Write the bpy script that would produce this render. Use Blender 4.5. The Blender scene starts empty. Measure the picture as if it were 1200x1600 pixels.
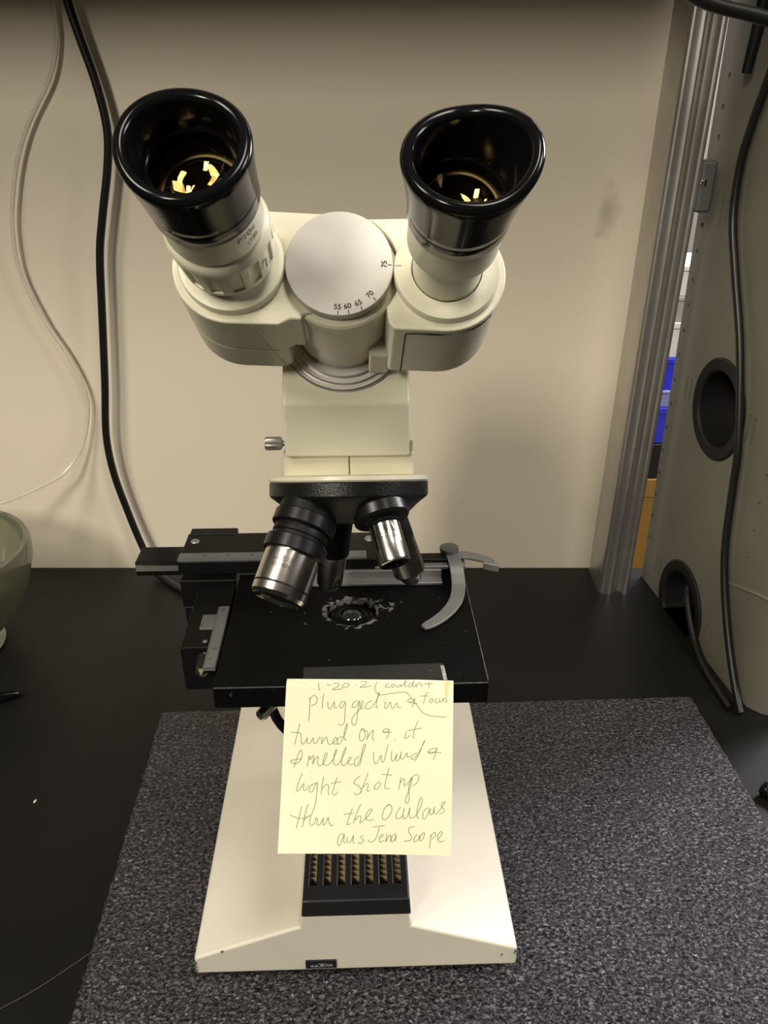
import bpy, bmesh, random
from math import sin, cos, pi, radians, sqrt, atan2, exp
from mathutils import Vector, Matrix

SC = bpy.context.scene
COL = SC.collection
random.seed(4)

# ------------------------------------------------------------------ camera
CAM_H = 0.425
cd = bpy.data.cameras.new('camera')
cam = bpy.data.objects.new('camera', cd); COL.objects.link(cam)
cam.location = (0, 0, CAM_H)
cam.rotation_euler = (radians(90 - 26), 0, 0)
cd.sensor_fit = 'VERTICAL'; cd.sensor_height = 36.0; cd.lens = 1300 / 1600 * 36
cd.clip_start = 0.01; cd.clip_end = 50
SC.camera = cam

# ------------------------------------------------------------------ light
SC.view_settings.view_transform = 'Standard'
SC.view_settings.look = 'None'
SC.view_settings.gamma = 1.0
SC.view_settings.use_curve_mapping = False
SC.view_settings.exposure = 0.0

world = bpy.data.worlds.new('room_air'); SC.world = world
world.use_nodes = True
bg = world.node_tree.nodes['Background']
bg.inputs['Color'].default_value = (1.0, 0.90, 0.74, 1)
bg.inputs['Strength'].default_value = 0.02

def area(name, loc, target, sx, sy, power, color):
    l = bpy.data.lights.new(name, 'AREA'); l.shape = 'RECTANGLE'; l.size = sx; l.size_y = sy
    l.energy = power; l.color = color
    o = bpy.data.objects.new(name, l); COL.objects.link(o)
    o.location = loc
    o.rotation_euler = (Vector(target) - Vector(loc)).to_track_quat('-Z', 'Y').to_euler()
    return o
for k, y in enumerate((-0.50, -1.85)):
    area('ceiling_lamp_left', (-1.05, y, 1.68), (-0.20, 0.45, 0.20), 0.36, 0.60, (19, 38)[k], (1.0, 0.925, 0.79))
area('ceiling_lamp_overhead', (0.40, -0.20, 1.75), (0.15, 0.30, 0.0), 0.36, 0.60, 15, (1.0, 0.93, 0.83))
area('side_lamp_right', (1.30, 0.10, 1.10), (0.10, 0.38, 0.03), 0.35, 0.5, 11, (1.0, 0.95, 0.94))
area('foam_sheen_fill', (1.15, 1.02, 0.85), (0.14, 0.38, 0.03), 0.35, 0.5, 23, (1.0, 0.94, 0.99))  # unseen fill light added at the back right for the foam's sheen
area('neighbour_bay_lamp', (1.1, 1.75, 1.5), (0.75, 2.0, 0.0), 0.6, 0.4, 22, (0.98, 0.95, 1.0))

# ------------------------------------------------------------------ materials
def _nt(name):
    m = bpy.data.materials.new(name); m.use_nodes = True
    nt = m.node_tree; b = nt.nodes['Principled BSDF']
    return m, nt, b
def simple(name, col, rough=0.5, metal=0.0, spec=0.5, noise=0.0, nscale=40, bump=0.0, bscale=300, coat=0.0, aniso=0.0):
    m, nt, b = _nt(name)
    b.inputs['Base Color'].default_value = (*col, 1)
    b.inputs['Roughness'].default_value = rough
    b.inputs['Metallic'].default_value = metal
    b.inputs['Specular IOR Level'].default_value = spec
    b.inputs['Coat Weight'].default_value = coat
    b.inputs['Coat Roughness'].default_value = 0.08
    b.inputs['Anisotropic'].default_value = aniso
    tc = nt.nodes.new('ShaderNodeTexCoord')
    if noise:
        n = nt.nodes.new('ShaderNodeTexNoise'); n.inputs['Scale'].default_value = nscale; n.inputs['Detail'].default_value = 6
        r = nt.nodes.new('ShaderNodeMapRange'); r.inputs['From Min'].default_value = .3; r.inputs['From Max'].default_value = .7
        r.inputs['To Min'].default_value = 1 - noise; r.inputs['To Max'].default_value = 1 + noise
        v = nt.nodes.new('ShaderNodeVectorMath'); v.operation = 'SCALE'; v.inputs[0].default_value = col
        nt.links.new(tc.outputs['Object'], n.inputs['Vector']); nt.links.new(n.outputs['Fac'], r.inputs['Value'])
        nt.links.new(r.outputs[0], v.inputs['Scale']); nt.links.new(v.outputs[0], b.inputs['Base Color'])
    if bump:
        n2 = nt.nodes.new('ShaderNodeTexNoise'); n2.inputs['Scale'].default_value = bscale; n2.inputs['Detail'].default_value = 3
        bp = nt.nodes.new('ShaderNodeBump'); bp.inputs['Strength'].default_value = bump; bp.inputs['Distance'].default_value = 0.0006
        nt.links.new(tc.outputs['Object'], n2.inputs['Vector']); nt.links.new(n2.outputs['Fac'], bp.inputs['Height'])
        nt.links.new(bp.outputs[0], b.inputs['Normal'])
    return m

CREAM = simple('cream_enamel', (.71, .675, .51), .34, spec=.45, noise=.03, nscale=60, bump=.06, bscale=900)
WHITE = simple('white_enamel', (.55, .52, .47), .32, spec=.45, noise=.02, nscale=50, bump=.05, bscale=900)
BASEW = simple('base_enamel', (.68, .635, .525), .36, spec=.4, noise=.03, nscale=30, bump=.08, bscale=700)
BLACKG = simple('gloss_black_rubber', (.0045, .0045, .005), .15, spec=.2)
BLACKM = simple('matt_black', (.004, .004, .004), .6, spec=.2)
BLACKS = simple('satin_black_paint', (.004, .004, .004), .46, spec=.25, bump=.1, bscale=1500)
WRINKLE = simple('wrinkle_black_paint', (.006, .0065, .005), .34, spec=.4, bump=.35, bscale=1300)
ANOD = simple('black_anodised', (.006, .0055, .006), .32, spec=.4)
STEEL = simple('brushed_steel', (.62, .58, .52), .2, metal=1.0, noise=.05, nscale=90, aniso=.6)
CHROME = simple('polished_chrome', (.75, .72, .66), .08, metal=1.0)
GREYM = simple('dull_grey_metal', (.30, .30, .28), .42, metal=.6, noise=.06, nscale=80)
SCALE = simple('engraved_scale_grey', (.16, .16, .15), .5, metal=.3, noise=.08, nscale=120)
RINGM = simple('turned_ring_metal', (.62, .59, .56), .42, metal=1.0)
INK = simple('black_ink', (.012, .011, .010), .6, spec=.2)
ENGR = simple('engraving_fill', (.03, .027, .024), .5, spec=.3)
PENCIL = simple('pencil_graphite', (.25, .24, .16), .7, spec=.2)
NOTE = simple('yellow_note_paper', (.78, .765, .535), .7, spec=.2, noise=.02, nscale=20)
STAIN = simple('dried_glue_stain', (.70, .60, .26), .5, spec=.4)
GOLDF = simple('tan_louvre', (.36, .29, .17), .45, noise=.1, nscale=300)
PLATE = simple('nameplate_black', (.012, .012, .016), .3)
PLTXT = simple('nameplate_lettering', (.6, .62, .66), .5)
CORD = simple('black_cord_rubber', (.006, .0055, .005), .38, spec=.45)
TUBEC = None
def tapemat():
    m, nt, b = _nt('clear_tape')
    b.inputs['Base Color'].default_value = (.5, .5, .48, 1); b.inputs['Roughness'].default_value = .25
    b.inputs['Alpha'].default_value = .025
    return m
TAPE = tapemat()
def glassmat(name, col, rough, alpha):
    m, nt, b = _nt(name)
    b.inputs['Base Color'].default_value = (*col, 1); b.inputs['Roughness'].default_value = rough
    b.inputs['Transmission Weight'].default_value = alpha; b.inputs['IOR'].default_value = 1.46
    return m
GLASS = glassmat('greenish_glass', (.42, .42, .31), .10, .82)
TUBEC = glassmat('clear_plastic_tube', (.93, .90, .82), .25, .7)
FROST = simple('milky_glass_foot', (.55, .56, .47), .4)

def lensmat(name, tint, gloss):
    """coated glass: mostly see-through with a coloured mirror sheen"""
    m = bpy.data.materials.new(name); m.use_nodes = True; nt = m.node_tree
    nt.nodes.clear()
    out = nt.nodes.new('ShaderNodeOutputMaterial'); mix = nt.nodes.new('ShaderNodeMixShader')
    tr = nt.nodes.new('ShaderNodeBsdfTransparent'); gl = nt.nodes.new('ShaderNodeBsdfGlossy')
    tr.inputs['Color'].default_value = (.92, .86, .7, 1)
    gl.inputs['Color'].default_value = (*tint, 1); gl.inputs['Roughness'].default_value = .015
    mix.inputs['Fac'].default_value = gloss * .6
    nt.links.new(tr.outputs[0], mix.inputs[1]); nt.links.new(gl.outputs[0], mix.inputs[2]); nt.links.new(mix.outputs[0], out.inputs['Surface'])
    return m
LENS_A = lensmat('coated_lens_amber', (1.0, .72, .25), .10)
LENS_B = lensmat('coated_lens_yellow', (1.0, .85, .45), .12)
LENS_C = lensmat('plain_lens_glass', (.9, .95, 1.0), .10)
LENSD = simple('lens_well_dark', (.010, .006, .002), .25, spec=.4)

def foam_mat():
    m, nt, b = _nt('charcoal_foam')
    tc = nt.nodes.new('ShaderNodeTexCoord'); mp = nt.nodes.new('ShaderNodeMapping')
    mp.inputs['Scale'].default_value = (1.0, 1.35, 1.0)
    nt.links.new(tc.outputs['Object'], mp.inputs['Vector'])
    n1 = nt.nodes.new('ShaderNodeTexNoise'); n1.inputs['Scale'].default_value = 480; n1.inputs['Detail'].default_value = 5; n1.inputs['Roughness'].default_value = .72
    n1.inputs['Distortion'].default_value = .8
    v1 = nt.nodes.new('ShaderNodeTexVoronoi'); v1.inputs['Scale'].default_value = 420; v1.feature = 'F1'
    n3 = nt.nodes.new('ShaderNodeTexNoise'); n3.inputs['Scale'].default_value = 12; n3.inputs['Detail'].default_value = 3
    for n in (n1, v1, n3): nt.links.new(mp.outputs[0], n.inputs['Vector'])
    cr = nt.nodes.new('ShaderNodeValToRGB'); e = cr.color_ramp.elements
    e[0].position = .42; e[0].color = (.004, .004, .004, 1)
    e[1].position = .68; e[1].color = (.42, .405, .44, 1)
    k = cr.color_ramp.elements.new(.54); k.color = (.078, .0755, .083, 1)
    nt.links.new(n1.outputs['Fac'], cr.inputs['Fac'])
    nt.links.new(cr.outputs['Color'], b.inputs['Base Color'])
    ad = nt.nodes.new('ShaderNodeMath'); ad.operation = 'SUBTRACT'
    nt.links.new(n1.outputs['Fac'], ad.inputs[0]); nt.links.new(v1.outputs['Distance'], ad.inputs[1])
    bp = nt.nodes.new('ShaderNodeBump'); bp.inputs['Strength'].default_value = 1.0; bp.inputs['Distance'].default_value = .0024
    nt.links.new(ad.outputs[0], bp.inputs['Height']); nt.links.new(bp.outputs[0], b.inputs['Normal'])
    b.inputs['Roughness'].default_value = .33; b.inputs['Specular IOR Level'].default_value = .32
    return m
FOAM = foam_mat()

def bench_mat():
    m, nt, b = _nt('black_epoxy_bench')
    tc = nt.nodes.new('ShaderNodeTexCoord')
    n = nt.nodes.new('ShaderNodeTexNoise'); n.inputs['Scale'].default_value = 9; n.inputs['Detail'].default_value = 8
    cr = nt.nodes.new('ShaderNodeValToRGB'); e = cr.color_ramp.elements
    e[0].position = .3; e[0].color = (.0055, .0055, .005, 1); e[1].position = .75; e[1].color = (.0085, .0082, .0075, 1)
    nt.links.new(tc.outputs['Object'], n.inputs['Vector']); nt.links.new(n.outputs['Fac'], cr.inputs['Fac']); nt.links.new(cr.outputs[0], b.inputs['Base Color'])
    b.inputs['Roughness'].default_value = .46; b.inputs['Specular IOR Level'].default_value = .24
    return m
BENCH = bench_mat()

def wall_mat():
    m, nt, b = _nt('beige_divider_panel')
    tc = nt.nodes.new('ShaderNodeTexCoord')
    n = nt.nodes.new('ShaderNodeTexNoise'); n.inputs['Scale'].default_value = 5; n.inputs['Detail'].default_value = 5
    mx = nt.nodes.new('ShaderNodeMixRGB'); mx.inputs[1].default_value = (.73, .655, .525, 1); mx.inputs[2].default_value = (.79, .705, .57, 1)
    nt.links.new(tc.outputs['Object'], n.inputs['Vector']); nt.links.new(n.outputs['Fac'], mx.inputs[0])
    # a smudge on the panel right of the microscope
    sub = nt.nodes.new('ShaderNodeVectorMath'); sub.operation = 'SUBTRACT'; sub.inputs[1].default_value = (.1885, .7425, .345)
    sc = nt.nodes.new('ShaderNodeVectorMath'); sc.operation = 'MULTIPLY'; sc.inputs[1].default_value = (110, 1, 60)
    nz = nt.nodes.new('ShaderNodeTexNoise'); nz.inputs['Scale'].default_value = 60
    ln = nt.nodes.new('ShaderNodeVectorMath'); ln.operation = 'LENGTH'
    ml = nt.nodes.new('ShaderNodeMath'); ml.operation = 'MULTIPLY'
    mr = nt.nodes.new('ShaderNodeMapRange'); mr.inputs['From Min'].default_value = .15; mr.inputs['From Max'].default_value = .6; mr.inputs['To Min'].default_value = .45; mr.inputs['To Max'].default_value = 0
    nt.links.new(tc.outputs['Object'], sub.inputs[0]); nt.links.new(sub.outputs[0], sc.inputs[0]); nt.links.new(sc.outputs[0], ln.inputs[0])
    nt.links.new(tc.outputs['Object'], nz.inputs['Vector'])
    nt.links.new(ln.outputs['Value'], ml.inputs[0]); nt.links.new(nz.outputs['Fac'], ml.inputs[1]); nt.links.new(ml.outputs[0], mr.inputs['Value'])
    m2 = nt.nodes.new('ShaderNodeMixRGB'); m2.inputs[2].default_value = (.22, .19, .14, 1)
    nt.links.new(mr.outputs[0], m2.inputs[0]); nt.links.new(mx.outputs[0], m2.inputs[1]); nt.links.new(m2.outputs[0], b.inputs['Base Color'])
    b.inputs['Roughness'].default_value = .55; b.inputs['Specular IOR Level'].default_value = .3
    return m
WALL = wall_mat()
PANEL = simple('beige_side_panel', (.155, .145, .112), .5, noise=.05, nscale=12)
POSTM = simple('galvanised_post', (.50, .48, .45), .34, metal=.9, noise=.06, nscale=60)
GROM = simple('dark_grommet_plastic', (.010, .010, .010), .5, spec=.3)
SHELFM = simple('shelf_laminate', (.30, .27, .22), .5)

AP = (0.0003, 0.0867)     # stage aperture (microscope coordinates)
def stage_mat():
    m, nt, b = _nt('worn_black_stage')
    tc = nt.nodes.new('ShaderNodeTexCoord')
    sub = nt.nodes.new('ShaderNodeVectorMath'); sub.operation = 'SUBTRACT'; sub.inputs[1].default_value = (AP[0], AP[1], .165)
    ln = nt.nodes.new('ShaderNodeVectorMath'); ln.operation = 'LENGTH'
    nt.links.new(tc.outputs['Object'], sub.inputs[0]); nt.links.new(sub.outputs[0], ln.inputs[0])
    n = nt.nodes.new('ShaderNodeTexNoise'); n.inputs['Scale'].default_value = 230; n.inputs['Detail'].default_value = 9; n.inputs['Roughness'].default_value = .6; n.inputs['Distortion'].default_value = .5
    nt.links.new(tc.outputs['Object'], n.inputs['Vector'])
    fall = nt.nodes.new('ShaderNodeMapRange'); fall.inputs['From Min'].default_value = .0118; fall.inputs['From Max'].default_value = .0185
    fall.inputs['To Min'].default_value = .19; fall.inputs['To Max'].default_value = -.09
    nt.links.new(ln.outputs['Value'], fall.inputs['Value'])
    # second worn patch to the right of the aperture
    s2 = nt.nodes.new('ShaderNodeVectorMath'); s2.operation = 'SUBTRACT'; s2.inputs[1].default_value = (AP[0] + .020, AP[1] + .004, .165)
    l2 = nt.nodes.new('ShaderNodeVectorMath'); l2.operation = 'LENGTH'
    nt.links.new(tc.outputs['Object'], s2.inputs[0]); nt.links.new(s2.outputs[0], l2.inputs[0])
    f2 = nt.nodes.new('ShaderNodeMapRange'); f2.inputs['From Min'].default_value = .002; f2.inputs['From Max'].default_value = .013
    f2.inputs['To Min'].default_value = .08; f2.inputs['To Max'].default_value = -.09
    nt.links.new(l2.outputs['Value'], f2.inputs['Value'])
    mxx = nt.nodes.new('ShaderNodeMath'); mxx.operation = 'MAXIMUM'
    nt.links.new(fall.outputs[0], mxx.inputs[0]); nt.links.new(f2.outputs[0], mxx.inputs[1])
    ad = nt.nodes.new('ShaderNodeMath'); ad.operation = 'ADD'
    nt.links.new(n.outputs['Fac'], ad.inputs[0]); nt.links.new(mxx.outputs[0], ad.inputs[1])
    th = nt.nodes.new('ShaderNodeMapRange'); th.inputs['From Min'].default_value = .585; th.inputs['From Max'].default_value = .66
    nt.links.new(ad.outputs[0], th.inputs['Value'])
    mx = nt.nodes.new('ShaderNodeMixRGB'); mx.inputs[1].default_value = (.0022, .0022, .0022, 1); mx.inputs[2].default_value = (.17, .165, .155, 1)
    nt.links.new(th.outputs[0], mx.inputs[0]); nt.links.new(mx.outputs[0], b.inputs['Base Color'])
    b.inputs['Roughness'].default_value = .5; b.inputs['Specular IOR Level'].default_value = .12
    return m
STAGEM = stage_mat()

# ------------------------------------------------------------------ mesh helpers
V = Vector
class MB:
    def __init__(s): s.v = []; s.f = []
    def add(s, vs, fs):
        o = len(s.v); s.v += [tuple(p) for p in vs]; s.f += [tuple(i + o for i in f) for f in fs]; return s
    def box(s, x0, x1, y0, y1, z0, z1, fn=None):
        vs = [V((x, y, z)) for x in (x0, x1) for y in (y0, y1) for z in (z0, z1)]
        if fn: vs = [fn(*p) for p in vs]
        return s.add(vs, [(0, 1, 3, 2), (4, 6, 7, 5), (0, 4, 5, 1), (2, 3, 7, 6), (0, 2, 6, 4), (1, 5, 7, 3)])
    def prism(s, poly, fn, h0, h1):
        n = len(poly)
        vs = [fn(a, b, h0) for a, b in poly] + [fn(a, b, h1) for a, b in poly]
        fs = [tuple(range(n))[::-1], tuple(range(n, 2 * n))] + [(i, (i + 1) % n, n + (i + 1) % n, n + i) for i in range(n)]
        return s.add(vs, fs)
    def lathe(s, prof, fn, seg=64, mod=None, cap0=False, cap1=False):
        """prof: [(radius, height)]; fn(x, y, h) -> point"""
        vs = []
        cap0 = cap0 or prof[0][0] < .0008; cap1 = cap1 or prof[-1][0] < .0008
        for r, h in prof:
            for k in range(seg):
                a = 2 * pi * k / seg
                rr, hh = (r, h) if mod is None else mod(r, h, a)
                vs.append(fn(rr * cos(a), rr * sin(a), hh))
        fs = []
        for i in range(len(prof) - 1):
            for k in range(seg):
                k2 = (k + 1) % seg
                fs.append((i * seg + k, i * seg + k2, (i + 1) * seg + k2, (i + 1) * seg + k))
        if cap0: fs.append(tuple(range(seg))[::-1])
        if cap1: fs.append(tuple(range((len(prof) - 1) * seg, len(prof) * seg)))
        return s.add(vs, fs)
    def tube(s, pts, r, seg=12, closed=False, smooth=6, cap=True):
        pts = [V(p) for p in pts]
        if smooth: pts = catmull(pts, smooth, closed)
        n = len(pts); vs = []; up = V((0.123, 0.37, 0.92))
        prev = None
        for i, p in enumerate(pts):
            t = (pts[(i + 1) % n] - pts[i - 1]) if (closed or 0 < i < n - 1) else (pts[1] - pts[0] if i == 0 else pts[-1] - pts[-2])
            t = t.normalized()
            if prev is None: a = t.cross(up).normalized()
            else: a = (prev - t * prev.dot(t)).normalized()
            prev = a; b = t.cross(a)
            rr = r(i / (n - 1)) if callable(r) else r
            for k in range(seg):
                an = 2 * pi * k / seg; vs.append(p + a * rr * cos(an) + b * rr * sin(an))
        fs = []
        for i in range(n if closed else n - 1):
            j = (i + 1) % n
            for k in range(seg):
                k2 = (k + 1) % seg; fs.append((i * seg + k, i * seg + k2, j * seg + k2, j * seg + k))
        if cap and not closed: fs += [tuple(range(seg))[::-1], tuple(range((n - 1) * seg, n * seg))]
        return s.add(vs, fs)
    def ribbon(s, pts, w, fn):
        """flat stroke of width w along 2D points, mapped by fn(a, b)"""
        n = len(pts); vs = []
        for i in range(n):
            a = pts[max(0, i - 1)]; b = pts[min(n - 1, i + 1)]
            d = V((b[0] - a[0], b[1] - a[1])); d = d.normalized() if d.length > 1e-9 else V((1, 0))
            nx, ny = -d.y * w / 2, d.x * w / 2
            vs += [fn(pts[i][0] + nx, pts[i][1] + ny), fn(pts[i][0] - nx, pts[i][1] - ny)]
        return s.add(vs, [(2 * i, 2 * i + 1, 2 * i + 3, 2 * i + 2) for i in range(n - 1)])
    def build(s, name, mat, parent=None, sharp=35, bevel=0, bseg=3, flip=False, fixn=True):
        me = bpy.data.meshes.new(name); me.from_pydata(s.v, [], s.f); me.update()
        if fixn:
            bm = bmesh.new(); bm.from_mesh(me)
            bmesh.ops.recalc_face_normals(bm, faces=bm.faces)
            bm.to_mesh(me); bm.free()
        for p in me.polygons: p.use_smooth = True
        me.set_sharp_from_angle(angle=radians(sharp))
        me.materials.append(mat)
        o = bpy.data.objects.new(name, me); COL.objects.link(o)
        if parent: o.parent = parent
        if bevel:
            md = o.modifiers.new('bevel', 'BEVEL'); md.width = bevel; md.segments = bseg; md.limit_method = 'ANGLE'; md.angle_limit = radians(30)
            md.harden_normals = True
        return o

def catmull(pts, k=6, closed=False):
    n = len(pts); out = []
    if n < 3: return [V(p) for p in pts]
    P = [V(p) for p in pts]
    rng = n if closed else n - 1
    for i in range(rng):
        p0 = P[(i - 1) % n] if closed or i > 0 else P[0]
        p1 = P[i]; p2 = P[(i + 1) % n]
        p3 = P[(i + 2) % n] if closed or i + 2 < n else P[-1]
        for j in range(k):
            t = j / k
            out.append(0.5 * ((2 * p1) + (p2 - p0) * t + (2 * p0 - 5 * p1 + 4 * p2 - p3) * t * t + (3 * p1 - p0 - 3 * p2 + p3) * t ** 3))
    if not closed: out.append(P[-1])
    return out

def frame(origin, axis, xdir):
    a = V(axis).normalized(); x = V(xdir); x = (x - a * x.dot(a)).normalized(); y = a.cross(x); o = V(origin)
    return lambda p, q, h: o + x * p + y * q + a * h

def ident(x, y, z): return V((x, y, z))

def empty(name, loc, rz=0):
    o = bpy.data.objects.new(name, None); COL.objects.link(o); o.location = loc; o.rotation_euler = (0, 0, rz)
    o.empty_display_size = .02
    return o
def tag(o, label=None, cat=None, group=None, kind=None):
    if label: o['label'] = label
    if cat: o['category'] = cat
    if group: o['group'] = group
    if kind: o['kind'] = kind
    return o

def text_mesh(txt, size, font_bold=False):
    """2D verts + faces of a string in the built-in font, centred"""
    c = bpy.data.curves.new('t', 'FONT'); c.body = txt; c.size = size; c.align_x = 'CENTER'; c.align_y = 'CENTER'; c.resolution_u = 3
    if font_bold: c.offset = size * .012
    o = bpy.data.objects.new('t', c); COL.objects.link(o)
    dg = bpy.context.evaluated_depsgraph_get(); dg.update()
    me = bpy.data.meshes.new_from_object(o.evaluated_get(dg))
    vs = [tuple(v.co[:2]) for v in me.vertices]; fs = [tuple(p.vertices) for p in me.polygons]
    bpy.data.objects.remove(o); bpy.data.curves.remove(c); bpy.data.meshes.remove(me)
    return vs, fs
def put_text(mb, txt, size, fn, bold=False, dx=0, dy=0):
    vs, fs = text_mesh(txt, size, bold)
    return mb.add([fn(x + dx, y + dy) for x, y in vs], fs)
# maker's wordmark drawn from strokes: small "aus", then a square-hooked J, E, N, A
GL = {'a': [[(0, .55), (.5, .55), (.5, 0), (0, 0), (0, .3), (.5, .3)]], 'u': [[(0, .55), (0, 0), (.5, 0), (.5, .55)]],
      's': [[(.5, .55), (0, .55), (0, .28), (.5, .28), (.5, 0), (0, 0)]],
      'J': [[(0, 1), (.62, 1), (.62, 0), (0, 0)]], 'E': [[(.62, 1), (0, 1), (0, 0), (.62, 0)], [(0, .52), (.55, .52)]],
      'N': [[(0, 0), (0, 1), (.62, 0), (.62, 1)]], 'A': [[(0, 0), (.35, 1), (.7, 0)], [(.13, .36), (.57, .36)]]}
def wordmark(mb, h, fn, w=.13):
    x = 0
    lay = []
    for ch in 'ausJENA':
        sc = h if ch.isupper() else h * .95
        lay.append((ch, x, sc)); x += (.62 if ch.islower() else .92) * sc * .95 + .02 * h
        if ch == 's': x += .05 * h
    tot = x - .25 * h
    for ch, x0, sc in lay:
        for st in GL[ch]:
            mb.ribbon([(x0 + a * sc - tot / 2, b * sc - h / 2) for a, b in st], w * h * (.62 if ch.islower() else 1), fn)
    return mb

# ================================================================== SETTING
wall_b = MB().box(-1.6, .252, .7425, .768, -.06, 1.0).build('wall_back', WALL); tag(wall_b, kind='structure')
fl = MB().box(-2.2, 2.2, -2.6, 2.6, -.95, -.90).build('floor', simple('floor_vinyl', (.20, .19, .17), .5, noise=.1)); tag(fl, kind='structure')
wf = MB().box(-2.2, 2.2, 2.45, 2.5, -.90, 1.9).build('wall_far', simple('far_wall_paint', (.5, .47, .42), .7, noise=.04)); tag(wf, kind='structure')

bench = MB().box(-1.4, .50, -.10, .7425, -.035, 0).build('lab_bench', BENCH, bevel=.002)
tag(bench, 'matt black laboratory bench top running back to the beige divider', 'bench')
shelf = empty('overhead_shelf', (0, .62, .60))
tag(shelf, 'overhead shelf on the beige divider above the bench, outside the top of the picture', 'shelf')
MB().box(-1.2, .262, -.12, .121, 0, .02).build('shelf_board', SHELFM, shelf, bevel=.002)
MB().box(-1.2, .262, -.125, -.120, -.02, .02).build('shelf_lip', simple('shelf_lip_metal', (.12, .12, .11), .5), shelf)

# ---- metal upright
post = empty('metal_upright', (.2085, .69, 0))
tag(post, 'silver metal upright standing at the right end of the beige divider', 'post')
lean = lambda a, b, h: V((a + h * .022, b, h))
prof = [(0, .045), (0, .004), (.0012, .001), (.004, 0), (.0075, .0005), (.0105, -.0012), (.0135, .0005), (.0155, .004), (.0185, .0055), (.0212, .004), (.0222, .0005), (.0235, -.001), (.0262, -.001), (.0275, .0008), (.0275, .045)]
MB().prism(prof, lean, 0.0, .56).build('upright_profile', POSTM, post, sharp=50)
cl = MB().box(.0262, .0385, -.004, .016, .350, .388, lambda x, y, z: lean(x, y, z)).build('clip_bracket', simple('clip_plastic_grey', (.10, .10, .10), .5), post, bevel=.003)
MB().lathe([(.0001, .0012), (.0022, .001), (.0028, 0)], frame(lean(.0295, -.004, .372), (0, -1, 0), (1, 0, 0)), 20).build('clip_screw', CHROME, cl)

# ---- perforated side panel
pan = empty('side_panel', (.2588, .724, 0))
tag(pan, 'beige perforated side panel with two dark cable grommets at right', 'panel')
PG = V((.023, -.2068, 0)).normalized(); PN = V((-PG.y, PG.x, 0)); PN = PN if PN.x < 0 else -PN
def pp(a, h, off=0):            # along, height, off the face
    return PG * a + V((0, 0, h)) + PN * off
outl = [(0, .001), (.0006, 0)]
plan = [V((0, 0, 0)), PG * .10, PG * .150, PG * .175, PG * .192 + PN * -.0005, PG * .205 + PN * -.004, PG * .214 + PN * -.011, PG * .219 + PN * -.022, PG * .220 + PN * -.040, PG * .12 + PN * -.040, PG * 0 + PN * -.040]
board_mb = MB().prism([(p.x, p.y) for p in plan], lambda a, b, h: V((a, b, h)), .0004, .62)
board = board_mb.build('panel_board', PANEL, pan, sharp=50)
cut = MB()
GROMS = [(.088, .206, .0365), (.0838, .019, .0365)]
for a, z, r in GROMS:
    cut.lathe([(r, .01), (r, -.0315)], frame(pp(a, z), PN, PG), 56, cap0=True, cap1=True)
hz = [(.0157, .4458), (.0135, .4245), (.0142, .4030), (.0125, .3815), (.0115, .3590), (.0108, .3376), (.0091, .3167), (.0091, .2938), (.0083, .2723), (.0075, .2501), (.0063, .2283), (.0051, .2059), (.0049, .1837), (.0036, .1599), (.0034, .1376), (.0032, .1146), (.0031, .092), (.0031, .0699), (.0031, .0463),
      (.1711, .1832), (.1700, .1601), (.1703, .1373), (.1696, .1138), (.1705, .2065), (.1705, .2295), (.1705, .2530)]
for a, z in hz:
    cut.lathe([(.0021, .01), (.0021, -.022)], frame(pp(a, z), PN, PG), 12, cap0=True, cap1=True)
for a, z in [(.0427, .3495), (.0327, .2057), (.1387, .2073), (.0306, .0309), (.1377, .0210)]:
    for da in (-.004, .004):
        cut.box(-.0016, .0016, -.0105, .0105, -.022, .01, lambda x, y, h, a=a, z=z, da=da: pp(a + da + x, z + y, h))
co = cut.build('cutter', PANEL, pan)
md = board.modifiers.new('holes', 'BOOLEAN'); md.operation = 'DIFFERENCE'; md.object = co; md.solver = 'EXACT'
dg = bpy.context.evaluated_depsgraph_get(); dg.update()
nm = bpy.data.meshes.new_from_object(board.evaluated_get(dg)); board.modifiers.clear(); board.data = nm
for p in nm.polygons: p.use_smooth = True
nm.set_sharp_from_angle(angle=radians(35))
bpy.data.objects.remove(co)
for a, z, r in GROMS:
    g = MB().lathe([(r - .006, -.012), (r - .006, .0005), (r - .0045, .002), (r + .0035, .0022), (r + .0048, .001), (r + .0048, -.001), (r - .0003, -.001), (r - .0003, -.030), (.0003, -.0305), (.0003, -.030), (r - .006, -.029), (r - .006, -.012)], frame(pp(a, z), PN, PG), 56)  # dark sleeve and back cap added to stand in for shade inside the hole
    g.v = [(p[0], p[1], max(p[2], .0006)) for p in g.v]
    g.build('cable_grommet', GROM, pan)
MB().tube([pp(.155, .0835, .0006), pp(.19, .0955, 0), pp(.205, .0985, -.003), pp(.214, .100, -.010), pp(.2195, .101, -.022)], .0013, 8).build('seam_bead', PANEL, pan)

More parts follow.
